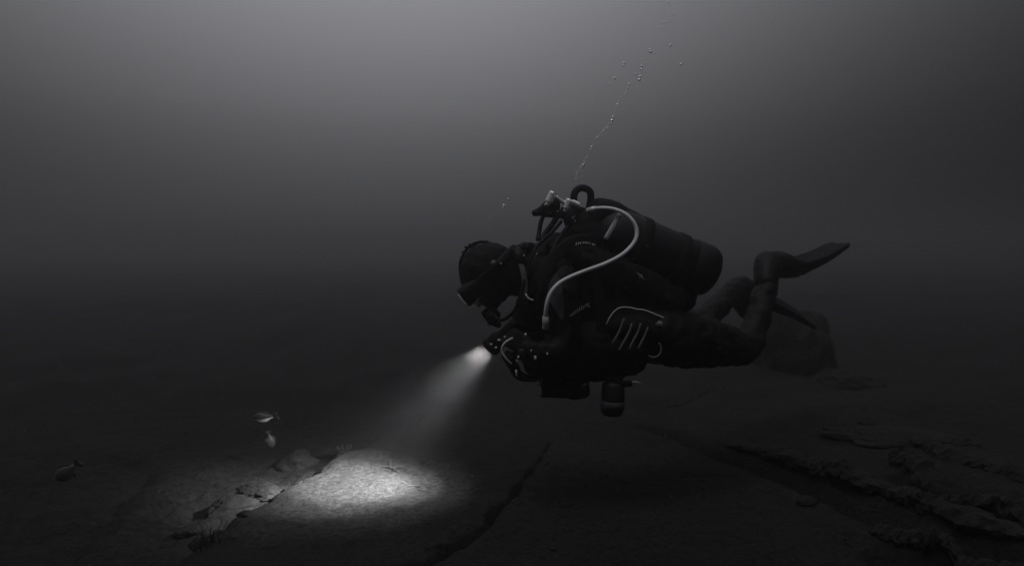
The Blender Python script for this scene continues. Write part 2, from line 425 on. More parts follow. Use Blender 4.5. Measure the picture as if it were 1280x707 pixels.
def ridge(pts, r, seed, label):
    # a long broken rock ridge half buried in the silt
    path = smooth_path([Vector((x, y, 0)) for x, y in pts], 26); bm = bmesh.new(); rings = []; n = len(path)
    for i, p_ in enumerate(path):
        t_ = (path[min(i + 1, n - 1)] - path[max(i - 1, 0)]).normalized(); s_ = Vector((t_.y, -t_.x, 0))
        f = i / (n - 1); w_ = r * (min(1, f * 5 + .25)) * min(1, (1 - f) * 6 + .3) * (1 + .45 * mnoise.noise(Vector((f * 9, seed, 0))))
        z_ = gz(p_.x, p_.y) - w_ * .05 + .02 * mnoise.noise(Vector((f * 5, seed, 4)))
        row = []
        for j in range(12):
            a = 2 * math.pi * j / 12; k_ = 1 + .5 * mnoise.noise(Vector((f * 30, math.cos(a) * 2 + seed, math.sin(a) * 2))) + .25 * mnoise.noise(Vector((f * 80, a, seed)))
            row.append(bm.verts.new(Vector((p_.x, p_.y, z_)) + s_ * math.cos(a) * w_ * 1.3 * k_ + Vector((0, 0, math.sin(a) * w_ * k_))))
        rings.append(row)
    for i in range(n - 1):
        for j in range(12): bm.faces.new((rings[i][j], rings[i][(j + 1) % 12], rings[i + 1][(j + 1) % 12], rings[i + 1][j]))
    bm.faces.new(rings[0]); bm.faces.new(rings[-1][::-1])
    tag(obj('rock_ridge', bm, 'rock', None, False), label, 'rock ridge')
ridge(RG1, .045, 1.5, 'longest low rock ridge running from under the diver to the lower right corner')
ridge(RG2, .055, 4.5, 'broken rock ridge at the far right, above the longest one')
ridge(RG3, .035, 7.5, 'short rock ridge nearest the camera in the lower right corner')
ridge(gp([(1075, 530), (1130, 552), (1190, 576), (1290, 608)]), .05, 15.5, 'straight low ridge beyond the others at the right edge')
ridge(gp([(835, 503), (858, 492), (885, 481), (910, 470)]), .03, 9.5, 'faint low ridge just under the diver\'s near knee')
for k in range(26):
    f = random.uniform(.22, .92) * (len(EDGE) - 1); i = int(f); f -= i; a_, b_ = EDGE[i], EDGE[i + 1]
    x_, y_ = a_[0] + (b_[0] - a_[0]) * f + random.gauss(-.02, .035), a_[1] + (b_[1] - a_[1]) * f + random.gauss(.02, .04); q_ = random.uniform(.012, .036)
    tag(obj('rock', rock_bm((x_, y_, gz(x_, y_) + q_ * .1), q_ * 1.4, q_, q_ * .75, 200 + k, 3, random.uniform(0, 3), .36), 'pale_rock'),
        'small broken stone in the rubble along the slab edge left of the torchlight', 'rock', 'rubble along the slab edge')
# twig in the light
tw = bmesh.new()
def gs(px, py, dz=.006):
    g = G(px, py); return Vector((g.x, g.y, gz(g.x, g.y) + dz))
tube(tw, [gs(477, 584), gs(484, 584, .012), gs(492, 586, .012), gs(499, 591)], [.0015, .003, .003, .0012], 6, 3)
tube(tw, [gs(488, 585, .012), gs(489, 580, .03)], [.0025, .001], 6, 2)
tube(tw, [gs(491, 585, .010), gs(500, 585, .016), gs(511, 587)], [.0026, .0026, .001], 6, 3)
for k, (px, py, a_, b_, c_) in enumerate(((1056, 480, .30, .40, .15), (1128, 548, .18, .40, .06))):
    rock(px, py, a_, b_, c_, 60 + k * 3, 'dim broken rock in the rubble below and right of the tall outcrop', 'rock', k * 1.3, .62, 'rubble sloping down from the tall outcrop', sub=5, amp=.33)
tag(obj('twig', tw, 'twig'), 'thin dark forked twig on the far side of the torchlight pool', 'twig')
tw = bmesh.new()
tube(tw, [gs(508, 608, .003), gs(518, 606, .008), gs(529, 606, .003)], [.0012, .0025, .001], 6, 3)
tag(obj('twig', tw, 'twig'), 'short straight twig at the right side of the torchlight pool', 'twig')
# ribbed anemone-like lump behind the pool
g = gs(430, 546, .03)
an = bmesh.new(); ell(an, g - Vector((0, 0, .015)), .045, .04, .03)
A_ = obj('anemone', an, 'anemone'); tag(A_, 'small pale frilled anemone on the dark bed behind the torchlight pool', 'anemone')
for k in range(9):
    a = k / 9 * 2 * math.pi; b_ = bmesh.new()
    base = g + Vector((math.cos(a) * .028, math.sin(a) * .028, .005)); tip = base + Vector((math.cos(a) * .018, math.sin(a) * .018, .04))
    tube(b_, [base, (base + tip) / 2 + Vector((0, 0, .006)), tip], [.006, .005, .0025], 6, 2)
    obj('tentacle', b_, 'anemone', A_)
# weed tuft on the slab edge at lower left
for i, (px, py, lab) in enumerate(((262, 668, 'wispy dark weed tuft among the rocks of the slab edge'),)):
    wd = bmesh.new(); b0 = gs(px, py, 0)
    for k in range(46):
        a = random.uniform(0, 6.28); h = random.uniform(.03, .085); l = random.uniform(.01, .05)
        q = b0 + Vector((random.gauss(0, .035), random.gauss(0, .02), 0))
        tube(wd, [q, q + Vector((math.cos(a) * l * .4, math.sin(a) * l * .4, h * .6)), q + Vector((math.cos(a) * l, math.sin(a) * l, h))], [.0016, .0012, .0005], 4, 2)
    tag(obj('weed', wd, 'weed'), lab, 'seaweed')

# ------------------------------------------------------------------ fish
def fish(px, py, Y, L, dirv, up, label, pale=True):
    """a small fish: body, pale belly, tail, dorsal and anal fins, eyes; dirv points to the head"""
    d = Vector(dirv).normalized(); u = (Vector(up) - d * Vector(up).dot(d)).normalized(); s = d.cross(u)
    c = P(px, py, Y); root = empty('fish', c, label, 'fish')
    prof = [(0, .02, .02), (.04, .08, .05), (.10, .14, .08), (.18, .20, .11), (.26, .235, .125), (.34, .25, .13), (.42, .25, .13), (.5, .235, .12), (.58, .20, .10), (.66, .14, .075), (.8, .07, .04), (.88, .045, .02)]
    def body(lo, hi, k):
        bm = bmesh.new(); rings = []
        for x, h, w_ in prof:
            o_ = c + d * (.5 - x) * L
            rings.append([bm.verts.new(o_ + u * math.sin(lo + (hi - lo) * j / 12) * h * L * k + s * math.cos(lo + (hi - lo) * j / 12) * w_ * L * k) for j in range(13)])
        for i in range(len(rings) - 1):
            for j in range(12): bm.faces.new((rings[i][j], rings[i][j + 1], rings[i + 1][j + 1], rings[i + 1][j]))
        for r_ in rings[:1] + rings[-1:]: bm.faces.new(r_)
        return bm
    obj('body', body(math.radians(2), math.radians(178), 1), 'fish', root)
    obj('belly', body(math.radians(-178), math.radians(-2), 1.0), 'fish_belly' if pale else 'fish', root)
    def fin(pts, name, th=.004):
        bm = bmesh.new(); o_ = s * th
        a = [bm.verts.new(c + d * x * L + u * z * L + o_) for x, z in pts]; b = [bm.verts.new(c + d * x * L + u * z * L - o_) for x, z in pts]
        bm.faces.new(a); bm.faces.new(b[::-1]); n = len(a)
        for j in range(n): bm.faces.new((a[j], a[(j + 1) % n], b[(j + 1) % n], b[j]))
        obj(name, bm, 'fish_fin', root, False)
    fin([(-.36, 0.03), (-.52, .17), (-.60, .16), (-.54, 0), (-.60, -.15), (-.52, -.16), (-.36, -.03)], 'tail_fin', .003)
    fin([(.2, .16), (.08, .30), (-.05, .30), (-.25, .16), (-.2, .10), (.1, .16)], 'dorsal_fin', .002)
    fin([(.05, -.19), (-.02, -.30), (-.12, -.27), (-.16, -.16), (-.05, -.17)], 'anal_fin', .002)
    for q in (-1, 1):
        bm = bmesh.new(); ell(bm, c + d * .37 * L + u * .05 * L + s * q * .086 * L, .018 * L, .018 * L, .018 * L, seg=10)
        obj('eye', bm, 'eye', root)
    return root
fish(331, 521, 3.3, .12, (-1, .1, -.10), (0.1, -.5, .9), 'pale bellied fish hovering above the dim bed left of the torch beam')
fish(338, 549, 3.7, .095, (.2, .15, -1), (.9, .5, .2), 'dim fish nosing straight down just below the pale bellied one', False)
fish(84, 589, 3.0, .14, (-.8, .1, -.6), (-.5, -.3, .8), 'dull grey fish tilted nose down near the left edge of the bed', False)

# ------------------------------------------------------------------ the diver
hip = P(815, 415, 3.0)
D = empty('person', hip, 'diver in black drysuit and hood swimming above the seabed, knees bent, pointing a torch down', 'person')
bm = bmesh.new()
J = lambda px, py, Y, r: (P(px, py, Y), r)
# torso
caps(bm, [J(700, 345, 2.88, .135), J(745, 372, 2.93, .150), J(790, 398, 2.98, .150), J(822, 412, 3.0, .145)])
caps(bm, [J(694, 352, 2.78, .105), J(700, 350, 3.0, .105)])
caps(bm, [J(760, 395, 2.88, .115), J(815, 415, 2.90, .12), J(818, 412, 3.10, .12)])
# neck and seal
caps(bm, [J(648, 344, 2.82, .075), J(672, 342, 2.85, .105)])
caps(bm, [J(668, 322, 2.84, .06), J(700, 318, 2.86, .10)])
# near arm
caps(bm, [J(700, 352, 2.74, .082), J(704, 395, 2.70, .068), J(706, 428, 2.70, .062), J(686, 440, 2.67, .056), J(666, 438, 2.66, .044)])
# far arm
caps(bm, [J(700, 348, 3.04, .08), J(682, 395, 3.04, .066), J(674, 412, 3.0, .058), J(668, 415, 2.92, .050), J(660, 417, 2.88, .042)])
caps(bm, [J(662, 378, 2.96, .06), J(654, 400, 2.92, .055), J(650, 412, 2.88, .042)])
# near leg
caps(bm, [J(822, 418, 2.90, .13), J(858, 424, 2.96, .125), J(900, 430, 3.06, .105), J(926, 436, 3.12, .082), J(937, 430, 3.15, .07)])
caps(bm, [J(930, 437, 3.13, .072), J(945, 405, 3.22, .062), J(953, 378, 3.28, .058), J(960, 350, 3.36, .056), J(963, 332, 3.40, .058)])
# far leg
caps(bm, [J(820, 412, 3.10, .12), J(850, 412, 3.28, .115), J(874, 408, 3.42, .085)])
caps(bm, [J(874, 406, 3.43, .080), J(892, 388, 3.55, .066), J(910, 370, 3.66, .062), J(924, 358, 3.74, .062)])
fuse('drysuit', bm, 'suit', D, .011, 6, (.017, 13))
# neoprene boots
bm = bmesh.new(); caps(bm, [J(957, 352, 3.34, .058), J(959, 338, 3.38, .068), J(959, 329, 3.42, .066), J(980, 331, 3.48, .060), J(1002, 334, 3.56, .044)])
fuse('boot', bm, 'rubber', D, .010, 4)
bm = bmesh.new(); caps(bm, [J(918, 368, 3.70, .066), J(926, 358, 3.78, .066), J(945, 370, 3.84, .056), J(958, 381, 3.90, .044)]); caps(bm, [J(926, 372, 3.76, .066), J(934, 386, 3.80, .060)])
fuse('boot', bm, 'rubber', D, .010, 4)

def fin_part(A, B, C, wdir, w0, w1):
    """A toe, B mid blade, C tip; wdir = width direction"""
    A, B, C = Vector(A), Vector(B), Vector(C); wd = Vector(wdir).normalized()
    path = smooth_path([A, B, C], 8); n = len(path); bm = bmesh.new(); rings = []
    for i, p_ in enumerate(path):
        f = i / (n - 1); t_ = (path[min(i + 1, n - 1)] - path[max(i - 1, 0)]).normalized()
        wv = (wd - t_ * wd.dot(t_)).normalized(); nv = t_.cross(wv)
        ww = w0 + (w1 - w0) * f ** .8
        if f > .9: ww *= 1 - (f - .9) * 3.0
        th = .030 * (1 - f) + .008
        row = []
        for j in range(9):
            x = (j - 4) / 4; edge = .009 * (1 - f * .6) if j in (0, 8) else 0
            rib = .006 * (1 - f) if j in (2, 6) else 0
            notch = .03 * (1 - abs(x)) if i == n - 1 else 0
            row.append((p_ + wv * x * ww - t_ * notch, nv * (th / 2 + edge + rib)))
        rings.append([bm.verts.new(a + b) for a, b in row] + [bm.verts.new(a - b) for a, b in row[::-1]])
    for i in range(n - 1):
        for j in range(18): bm.faces.new((rings[i][j], rings[i][(j + 1) % 18], rings[i + 1][(j + 1) % 18], rings[i + 1][j]))
    bm.faces.new(rings[0]); bm.faces.new(rings[-1][::-1])
    return bm
def make_fin(ankle, toe, mid, tip, wdir, w0, w1):
    f = obj('fin', fin_part(toe, mid, tip, wdir, w0, w1), 'fin', D, False)
    bm = bmesh.new()
    A, T = Vector(ankle), Vector(toe); wd = Vector(wdir).normalized()
    lathe(bm, A + (T - A) * .25, T + (T - A) * .25, [(0, .050), (.06, .066), (.2, .070), (.5, .066), (.9, .052), (1, .03)], 20, 1.0)
    obj('foot_pocket', bm, 'rubber', f)
    bm = bmesh.new(); hl = A + (A - T).normalized() * .062
    t1 = A + (T - A) * .45
    tube(bm, [t1 + wd * .062, (hl + t1) / 2 + wd * .062, hl, (hl + t1) / 2 - wd * .062, t1 - wd * .062], .012, 8, 5, (Vector((0, 0, 1)), .8))
    obj('heel_strap', bm, 'rubber', f)
    return f
make_fin(P(958, 327, 3.42), P(990, 334, 3.52), P(1024, 320, 3.72), P(1051, 304, 3.95), (.40, .88, .21), .066, .066)
make_fin(P(931, 358, 3.78), P(952, 373, 3.86), P(985, 387, 4.05), P(1012, 402, 4.3), (-.2, .86, .46), .055, .085)

# head, hood, mask, regulator
bm = bmesh.new(); fd = Vector((-.76, -.06, -.64)).normalized(); dn = Vector((.62, 0, -.78)).normalized()   # face direction, towards the chin
hc = P(611, 339, 2.80)
ell(bm, hc, .128, .098, .122, fd)
ell(bm, hc + dn * .055 + fd * .035, .085, .07, .085, fd)
caps(bm, [(hc + dn * .02 - fd * .04, .085), J(645, 345, 2.82, .085), J(664, 343, 2.84, .10)])
caps(bm, [(hc + dn * .105 + fd * .065, .038), (hc + dn * .04 + fd * .03, .06)])
fuse('hood', bm, 'hood', D, .008, 5, (.010, 16))
bm = bmesh.new()                                           # the face, mostly behind the mask
fc = hc + fd * .062 + dn * .02
ell(bm, fc, .066, .062, .085, fd); ell(bm, fc + fd * .068 + dn * .025, .018, .014, .022, fd)
for q in (-1, 1): ell(bm, fc + fd * .055 + Vector((0, q * .03, 0)) - dn * .005, .014, .014, .012, fd)
ell(bm, fc + fd * .055 + dn * .062, .016, .024, .010, fd)
fuse('face', bm, 'skin', D, .006, 3)
# crest of the hood: seam and vent
bm = bmesh.new()
tube(bm, [P(577, 352, 2.80), P(575, 330, 2.80), P(583, 312, 2.80), P(597, 303, 2.80), P(613, 304, 2.80), P(630, 316, 2.81), P(645, 318, 2.82)], .006, 8)
obj('hood_seam', bm, 'hood', D)
bm = bmesh.new()
for px, py, r in ((583, 309, .006), (588, 306, .007), (594, 304, .007), (601, 302, .007), (579, 315, .005), (608, 302, .006)): ell(bm, P(px, py, 2.79), r * 1.5, r, r, seg=8)
obj('hood_vent', bm, 'rubber', D)
mask = None
side = fd.cross(dn).normalized(); mc = P(585, 367, 2.79)
def frame_ring(bm, c0, hw, hh, depth, axis, taper=1.0, seg=28):
    rings = []
    for k, (dp, sc_) in enumerate(((-depth, taper), (0, 1.0), (.006, .98), (.006, .86), (-.004, .84))):
        rings.append([bm.verts.new(c0 + axis * dp + side * hw * sc_ * math.copysign(abs(math.cos(a)) ** .6, math.cos(a)) + dn * hh * sc_ * math.copysign(abs(math.sin(a)) ** .6, math.sin(a))) for a in [2 * math.pi * j / seg for j in range(seg)]])
    for i in range(len(rings) - 1):
        for j in range(seg): bm.faces.new((rings[i][j], rings[i][(j + 1) % seg], rings[i + 1][(j + 1) % seg], rings[i + 1][j]))
bm = bmesh.new(); frame_ring(bm, mc + fd * .020, .088, .046, .085, fd, .92)
mask = obj('dive_mask', bm, 'rubber', D)
bm = bmesh.new(); frame_ring(bm, mc + fd * .026, .075, .036, .002, fd)
bmesh.ops.holes_fill(bm, edges=bm.edges[:], sides=60)
obj('lens', bm, 'lens', mask)
for q in (-1, 1):
    bm = bmesh.new(); tube(bm, [mc + fd * .029 + side * q * .081 - dn * .026, mc + fd * .031 + side * q * .0835, mc + fd * .029 + side * q * .081 + dn * .030], .0032, 8)
    obj('lens_rim_glint', bm, 'pale_trim', mask)  # pale strips imitate the highlight along the lens edge
bm = bmesh.new()
for q in (-1, 1):
    tube(bm, [mc + side * q * .088, hc + side * q * .108 + fd * .02, hc + side * q * .108 - fd * .05, hc - fd * .132 + side * q * .05 - dn * .01, hc - fd * .142 - dn * .01], .013, 8, 5, (side, .35))
obj('mask_strap', bm, 'rubber', mask)
for q in (-1, 1):
    bm = bmesh.new(); ell(bm, hc + side * q * .112 - fd * .035 - dn * .015, .013, .006, .010, fd, 10); obj('buckle', bm, 'grey_trim', mask)
rg = P(614, 394, 2.78)
bm = bmesh.new(); lathe(bm, rg - fd * .035, rg + fd * .030, [(0, .022), (.3, .036), (.55, .040), (.9, .038), (1, .028)], 24)
tube(bm, [rg - side * .03, rg - side * .07], [.022, .014], 12, 1); tube(bm, [rg + side * .03, rg + side * .06], [.022, .016], 12, 1)
reg = obj('regulator', bm, 'rubber', D)
bm = bmesh.new(); q0 = rg + fd * .032
tube(bm, [q0 + side * math.cos(a) * .030 + dn * math.sin(a) * .030 for a in [i * math.pi / 8 for i in range(17)]], .003, 6, 2)
obj('purge_ring', bm, 'steel', reg)
bm = bmesh.new(); lathe(bm, q0 - fd * .004, q0 + fd * .004, [(0, .021), (.8, .020), (1, .012)], 18)
obj('purge_button', bm, 'rubber', reg)
bm = bmesh.new(); tube(bm, [rg + dn * .02 + fd * .01, rg + dn * .04 + side * .01 + fd * .004, rg + dn * .047 + side * .035], [.016, .016, .012], 10, 3); tube(bm, [rg + dn * .03, rg + dn * .044 - side * .02, rg + dn * .047 - side * .04], [.016, .014, .011], 10, 3)
obj('exhaust_tee', bm, 'rubber', reg)
bm = bmesh.new(); ell(bm, rg - side * .073 + dn * .004, .007, .007, .007, seg=8); ell(bm, rg - side * .062 + fd * .012, .005, .005, .005, seg=8)
obj('adjuster', bm, 'steel', reg)
# regulator hose runs back from the second stage over the shoulder
bm = bmesh.new(); tube(bm, [rg + side * .05 - fd * .01, P(628, 400, 2.70), P(645, 385, 2.68), P(655, 352, 2.70), P(668, 312, 2.74), P(690, 290, 2.78), P(702, 276, 2.80)], .0075, 10)
obj('regulator_hose', bm, 'rubber', D)
# neck clutter: inflator, strap ends, bright bits
bm = bmesh.new(); tube(bm, [P(650, 326, 2.71), P(654, 340, 2.70), P(656, 356, 2.70), P(655, 372, 2.70)], .012, 8, 5, (Vector((0, 1, 0)), .35))
obj('neck_strap', bm, 'grey_trim', D)
bm = bmesh.new(); tube(bm, [P(645, 313, 2.75), P(650, 322, 2.72), P(656, 330, 2.73)], [.022, .026, .02], 10, 3); caps(bm, [J(648, 312, 2.80, .020), J(656, 308, 2.80, .020), J(664, 308, 2.8, .018)])
obj('inflator', bm, 'rubber', D)
for px, py, r in ((655, 319, .0028), (671, 317, .003), (626, 329, .0035), (660, 373, .003)):
    bm = bmesh.new(); ell(bm, P(px, py, 2.695), r, r, r * 1.3, seg=8); obj('rivet', bm, 'steel', D)
bm = bmesh.new(); tube(bm, [P(657, 367, 2.685), P(661, 373, 2.68), P(667, 375, 2.68)], .0035, 6, 3)
obj('strap_tip', bm, 'pale_trim', D)
# hands
def hand(wrist, palm_dir, palm_n, thumb_side, curl, spread=.9, scale=1.0):
    """glove with palm, five bent fingers; palm_n points out of the palm"""
    bm = bmesh.new(); f = Vector(palm_dir).normalized(); n = (Vector(palm_n) - f * Vector(palm_n).dot(f)).normalized(); s = f.cross(n) * thumb_side
    W0 = Vector(wrist); k = scale
    caps(bm, [(W0 - f * .03 * k, .032 * k), (W0 + f * .02 * k, .030 * k)])
    for x in (-.028, -.01, .01, .028): caps(bm, [(W0 + f * .01 * k + s * x * .7 * k, .019 * k), (W0 + f * .085 * k + s * x * k, .0155 * k)])
    for i, (x, ln) in enumerate(((.031, .072), (.0105, .080), (-.0105, .074), (-.031, .058))):
        p0 = W0 + f * .088 * k + s * x * k; d_ = f.copy(); pts = [(p0, .0125 * k)]
        for j, seg_ in enumerate((.45, .32, .25)):
            c_ = curl * (.7, 1.1, .8)[j] * (1 + .07 * i)
            d_ = (Matrix.Rotation(c_, 3, f.cross(n)) @ d_) if True else d_
            p0 = p0 + d_ * ln * seg_ * k * 1.15; pts.append((p0, (.0115, .0105, .009)[j] * k))
        caps(bm, pts)
    t0 = W0 + f * .025 * k + s * .03 * k
    caps(bm, [(t0, .016 * k), (t0 + (f * .6 + s * .7 + n * .3).normalized() * .04 * k, .0135 * k), (t0 + (f * .6 + s * .7 + n * .3).normalized() * .04 * k + (f * .8 + s * .1 + n * .6).normalized() * .034 * k, .0110 * k)])
    return fuse('glove', bm, 'glove', D, .0045, 3)
TH = P(613, 434, 2.74)                       # centre of the torch's lens
POOL = G(446, 604); tdir = (POOL - TH).normalized()
tback = TH - tdir * .165
hand(P(664, 437, 2.655), P(636, 420, 2.665) - P(664, 437, 2.655), (.15, .95, -.2), 1, .95)
hand(P(660, 417, 2.87), P(636, 413, 2.82) - P(660, 417, 2.87), (.1, -.95, -.2), -1, .95)
# torch
T_ = empty('dive_torch', TH, 'black dive torch gripped in the diver\'s hands, its beam aimed at the seabed', 'torch')
bm = bmesh.new(); lathe(bm, tback, TH, [(0, .016), (.04, .021), (.45, .021), (.55, .024), (.66, .036), (.72, .038), (.76, .036), (.79, .038), (.83, .036), (.86, .040), (1, .041), (1.0, .036), (.9, .033), (.78, .026), (.70, .016)], 28)
obj('torch_body', bm, 'rubber', T_)
bm = bmesh.new(); lathe(bm, TH - tdir * .0495, TH - tdir * .044, [(0, .006), (.6, .006), (1, .003)], 16)
obj('torch_bulb', bm, 'lamp', T_)
bm = bmesh.new(); u_ = tdir.cross(Vector((0, 1, 0))).normalized()
near = Vector((0, -1, 0)); near = (near - tdir * near.dot(tdir)).normalized()
tube(bm, [P(641, 422, 2.64), P(631, 428, 2.63), P(627, 437, 2.63), P(632, 447, 2.63), P(639, 454, 2.64)], .0035, 8)
obj('lanyard_or_glint', bm, 'pale_trim', T_)  # pale tube stands in for the highlight on the handle's loop edge
bm = bmesh.new()
for px, py, r in ((624, 425, .0055), (631, 421, .0035), (614, 430, .004), (620, 434, .004)): ell(bm, P(px, py, 2.675), r * 1.4, r, r, seg=8)
obj('torch_bolt', bm, 'steel', T_)
bm = bmesh.new(); tube(bm, [P(632, 442, 2.70), P(642, 458, 2.72), P(648, 468, 2.74), P(660, 472, 2.76), P(676, 470, 2.78)], [.022, .024, .02, .018, .018], 10)
obj('goodman_handle', bm, 'rubber', T_)
for en, ang in ((1500, 31), (640, 48), (110, 70)):          # the torch's hot spot and its spill
    sl = bpy.data.lights.new('torch_light', 'SPOT'); sl.energy = en; sl.spot_size = math.radians(ang); sl.spot_blend = 1.0; sl.shadow_soft_size = .004; sl.color = (1, .995, .99)
    so = bpy.data.objects.new('torch_light', sl); COL.objects.link(so); so.parent = T_; so.location = -tdir * .040
    so.rotation_euler = (-tdir).to_track_quat('Z', 'Y').to_euler()

# wrist gear
bm = bmesh.new(); lathe(bm, P(650, 444, 2.625), P(654, 441, 2.65), [(0, .022), (.5, .026), (1, .026)], 16)
dc = obj('dive_computer', bm, 'rubber', D)
for px, py, r in ((664, 438, .0035), (648, 446, .0045), (646, 451, .003), (684, 442, .004), (669, 447, .006), (657, 418, .005)):
    b_ = bmesh.new(); ell(b_, P(px, py, 2.60), r, r, r * 1.4, seg=8); obj('clip', b_, 'steel', D)  # steel beads placed to stand in for small glints around the hands
bm = bmesh.new(); lathe(bm, P(645, 462, 2.66), P(646, 470, 2.66), [(0, .004), (1, .004)], 8); obj('cable_clip', bm, 'steel', D)

# buoyancy wing, harness
bm = bmesh.new()
caps(bm, [J(700, 312, 2.80, .055), J(745, 330, 2.80, .075), J(790, 352, 2.86, .085), J(830, 372, 2.92, .085), J(852, 372, 2.98, .07)])
caps(bm, [J(705, 310, 2.98, .055), J(745, 326, 3.0, .085), J(790, 350, 3.06, .085), J(830, 366, 3.1, .085)])
caps(bm, [J(700, 308, 2.88, .05), J(735, 318, 2.90, .075), J(830, 362, 3.0, .10)])
fuse('buoyancy_wing', bm, 'nylon', D, .012, 4, (.022, 12))
bm = bmesh.new()
tube(bm, [P(676, 398, 2.72), P(680, 360, 2.665), P(690, 325, 2.68), P(715, 302, 2.72), P(740, 300, 2.74)], .025, 10, 5, (Vector((0, 1, 0)), .25))
obj('shoulder_strap', bm, 'web', D)
bm = bmesh.new()
tube(bm, [P(745, 330, 2.715), P(748, 365, 2.73), P(752, 400, 2.73), P(748, 440, 2.74), P(740, 462, 2.80)], .022, 10, 5, (Vector((0, 1, 0)), .22))
obj('waist_strap', bm, 'web', D)
# front gear under the chest and belly
bm = bmesh.new()
caps(bm, [J(705, 420, 2.78, .07), J(740, 430, 2.80, .10), J(775, 436, 2.84, .095), J(800, 430, 2.86, .075)])
caps(bm, [J(690, 455, 2.80, .06), J(735, 450, 2.82, .085), J(765, 455, 2.84, .07)])
caps(bm, [J(668, 452, 2.76, .055), J(700, 462, 2.80, .06)]); caps(bm, [J(680, 474, 2.82, .030), J(725, 476, 2.84, .035)]); caps(bm, [J(752, 462, 2.86, .05), J(790, 452, 2.88, .06)]); caps(bm, [J(684, 484, 2.79, .032), J(706, 487, 2.80, .040), J(724, 486, 2.80, .046)])
fuse('belly_pouch', bm, 'nylon', D, .010, 4, (.016, 14))
pk = bmesh.new()
caps(pk, [J(768, 408, 2.755, .045), J(795, 410, 2.76, .055), J(822, 416, 2.775, .045)]); caps(pk, [J(768, 432, 2.76, .045), J(795, 440, 2.77, .045)])
PK = fuse('pocket', pk, 'nylon', D, .008, 4)
def line(name, pts, Y, r, m, parent, flat=None):
    bm = bmesh.new(); tube(bm, [P(x, y, Y) for x, y in pts], r, 8, 4, flat); return obj(name, bm, m, parent)
line('piping', [(758, 405), (763, 395), (770, 387), (777, 384), (787, 384), (795, 386), (806, 387.5), (818, 392), (830, 397)], 2.675, .0022, 'pale_trim', PK)
line('pleat', [(780, 398), (776, 410), (771, 420), (766, 428)], 2.68, .0045, 'grey_trim', PK)
line('pleat', [(790, 404), (787, 414), (781, 425), (774, 437)], 2.68, .0048, 'grey_trim', PK)
line('pleat', [(801, 404), (798, 414), (792, 425), (787, 436)], 2.68, .0048, 'grey_trim', PK)
line('pleat', [(810, 409), (806, 419), (802, 427), (798, 435)], 2.68, .0042, 'grey_trim', PK)
bm = bmesh.new(); cc = P(817, 436, 2.70)
tube(bm, [cc + Vector((math.cos(a) * .031, 0, math.sin(a) * .034)) for a in [-2.3 + i * .26 for i in range(13)]], .0036, 8, 2)
obj('d_ring', bm, 'grey_trim', D)
bm = bmesh.new(); lathe(bm, P(825, 404, 2.69), P(822, 408, 2.72), [(0, .012), (1, .014)], 12); obj('snap', bm, 'grey_trim', D)
# light sleeve panel
def sheet(name, pts, m, parent, push=.006):
    bm = bmesh.new(); a = [bm.verts.new(P(x, y, Y)) for x, y, Y in pts]; b = [bm.verts.new(P(x, y, Y + push)) for x, y, Y in pts]
    n = len(a); bm.faces.new(a); bm.faces.new(b[::-1])
    for j in range(n): bm.faces.new((a[j], a[(j + 1) % n], b[(j + 1) % n], b[j]))
    return obj(name, bm, m, parent, False)
sheet('sleeve_panel', [(695, 340, 2.655), (702, 352, 2.645), (704, 370, 2.635), (705, 395, 2.632), (703, 401, 2.632), (696, 392, 2.636), (689, 380, 2.64), (684, 366, 2.65), (687, 352, 2.655)], 'panel', D)
# worn lettering, too small to read: rows of short strokes
def strokes(name, x0, y0, x1, y1, n, h0, h1, Y, m, seed):
    r_ = random.Random(seed); bm = bmesh.new()
    for i in range(n):
        f = (i + .5) / n; x = x0 + (x1 - x0) * f; y = y0 + (y1 - y0) * f - 2.2 * math.sin(math.pi * f); h = h0 + (h1 - h0) * f
        k = r_.random()
        tube(bm, [P(x - .5, y + h / 2, Y), P(x + .3, y - h / 2, Y)], .0016, 4, 1, (Vector((0, 1, 0)), .3))
        if k > .4: tube(bm, [P(x - .4, y + (h / 2 if k > .7 else -h / 2), Y), P(x + (x1 - x0) / n * .8, y + (h / 2 if k > .7 else 0), Y)], .0014, 4, 1, (Vector((0, 1, 0)), .3))
    return obj(name, bm, m, D, False)
strokes('shoulder_lettering', 719, 305, 745, 306, 9, 3.5, 1.6, 2.655, 'print', 3)
strokes('sleeve_lettering', 712, 395, 737, 380, 9, 1.8, 5.5, 2.635, 'print_dim', 5)
for px, py in ((801, 345),):
    bm = bmesh.new()
    for a, l in ((.75, 7), (2.2, 3.5)):
        tube(bm, [P(px - math.cos(a) * l, py - math.sin(a) * l, 2.765), P(px + math.cos(a) * l * .3, py + math.sin(a) * l * .3, 2.762), P(px + math.cos(a) * l, py + math.sin(a) * l, 2.765)], [.001, .005, .001], 6, 2, (Vector((0, 1, 0)), .4))
    obj('star_mark', bm, 'print_dim', D)

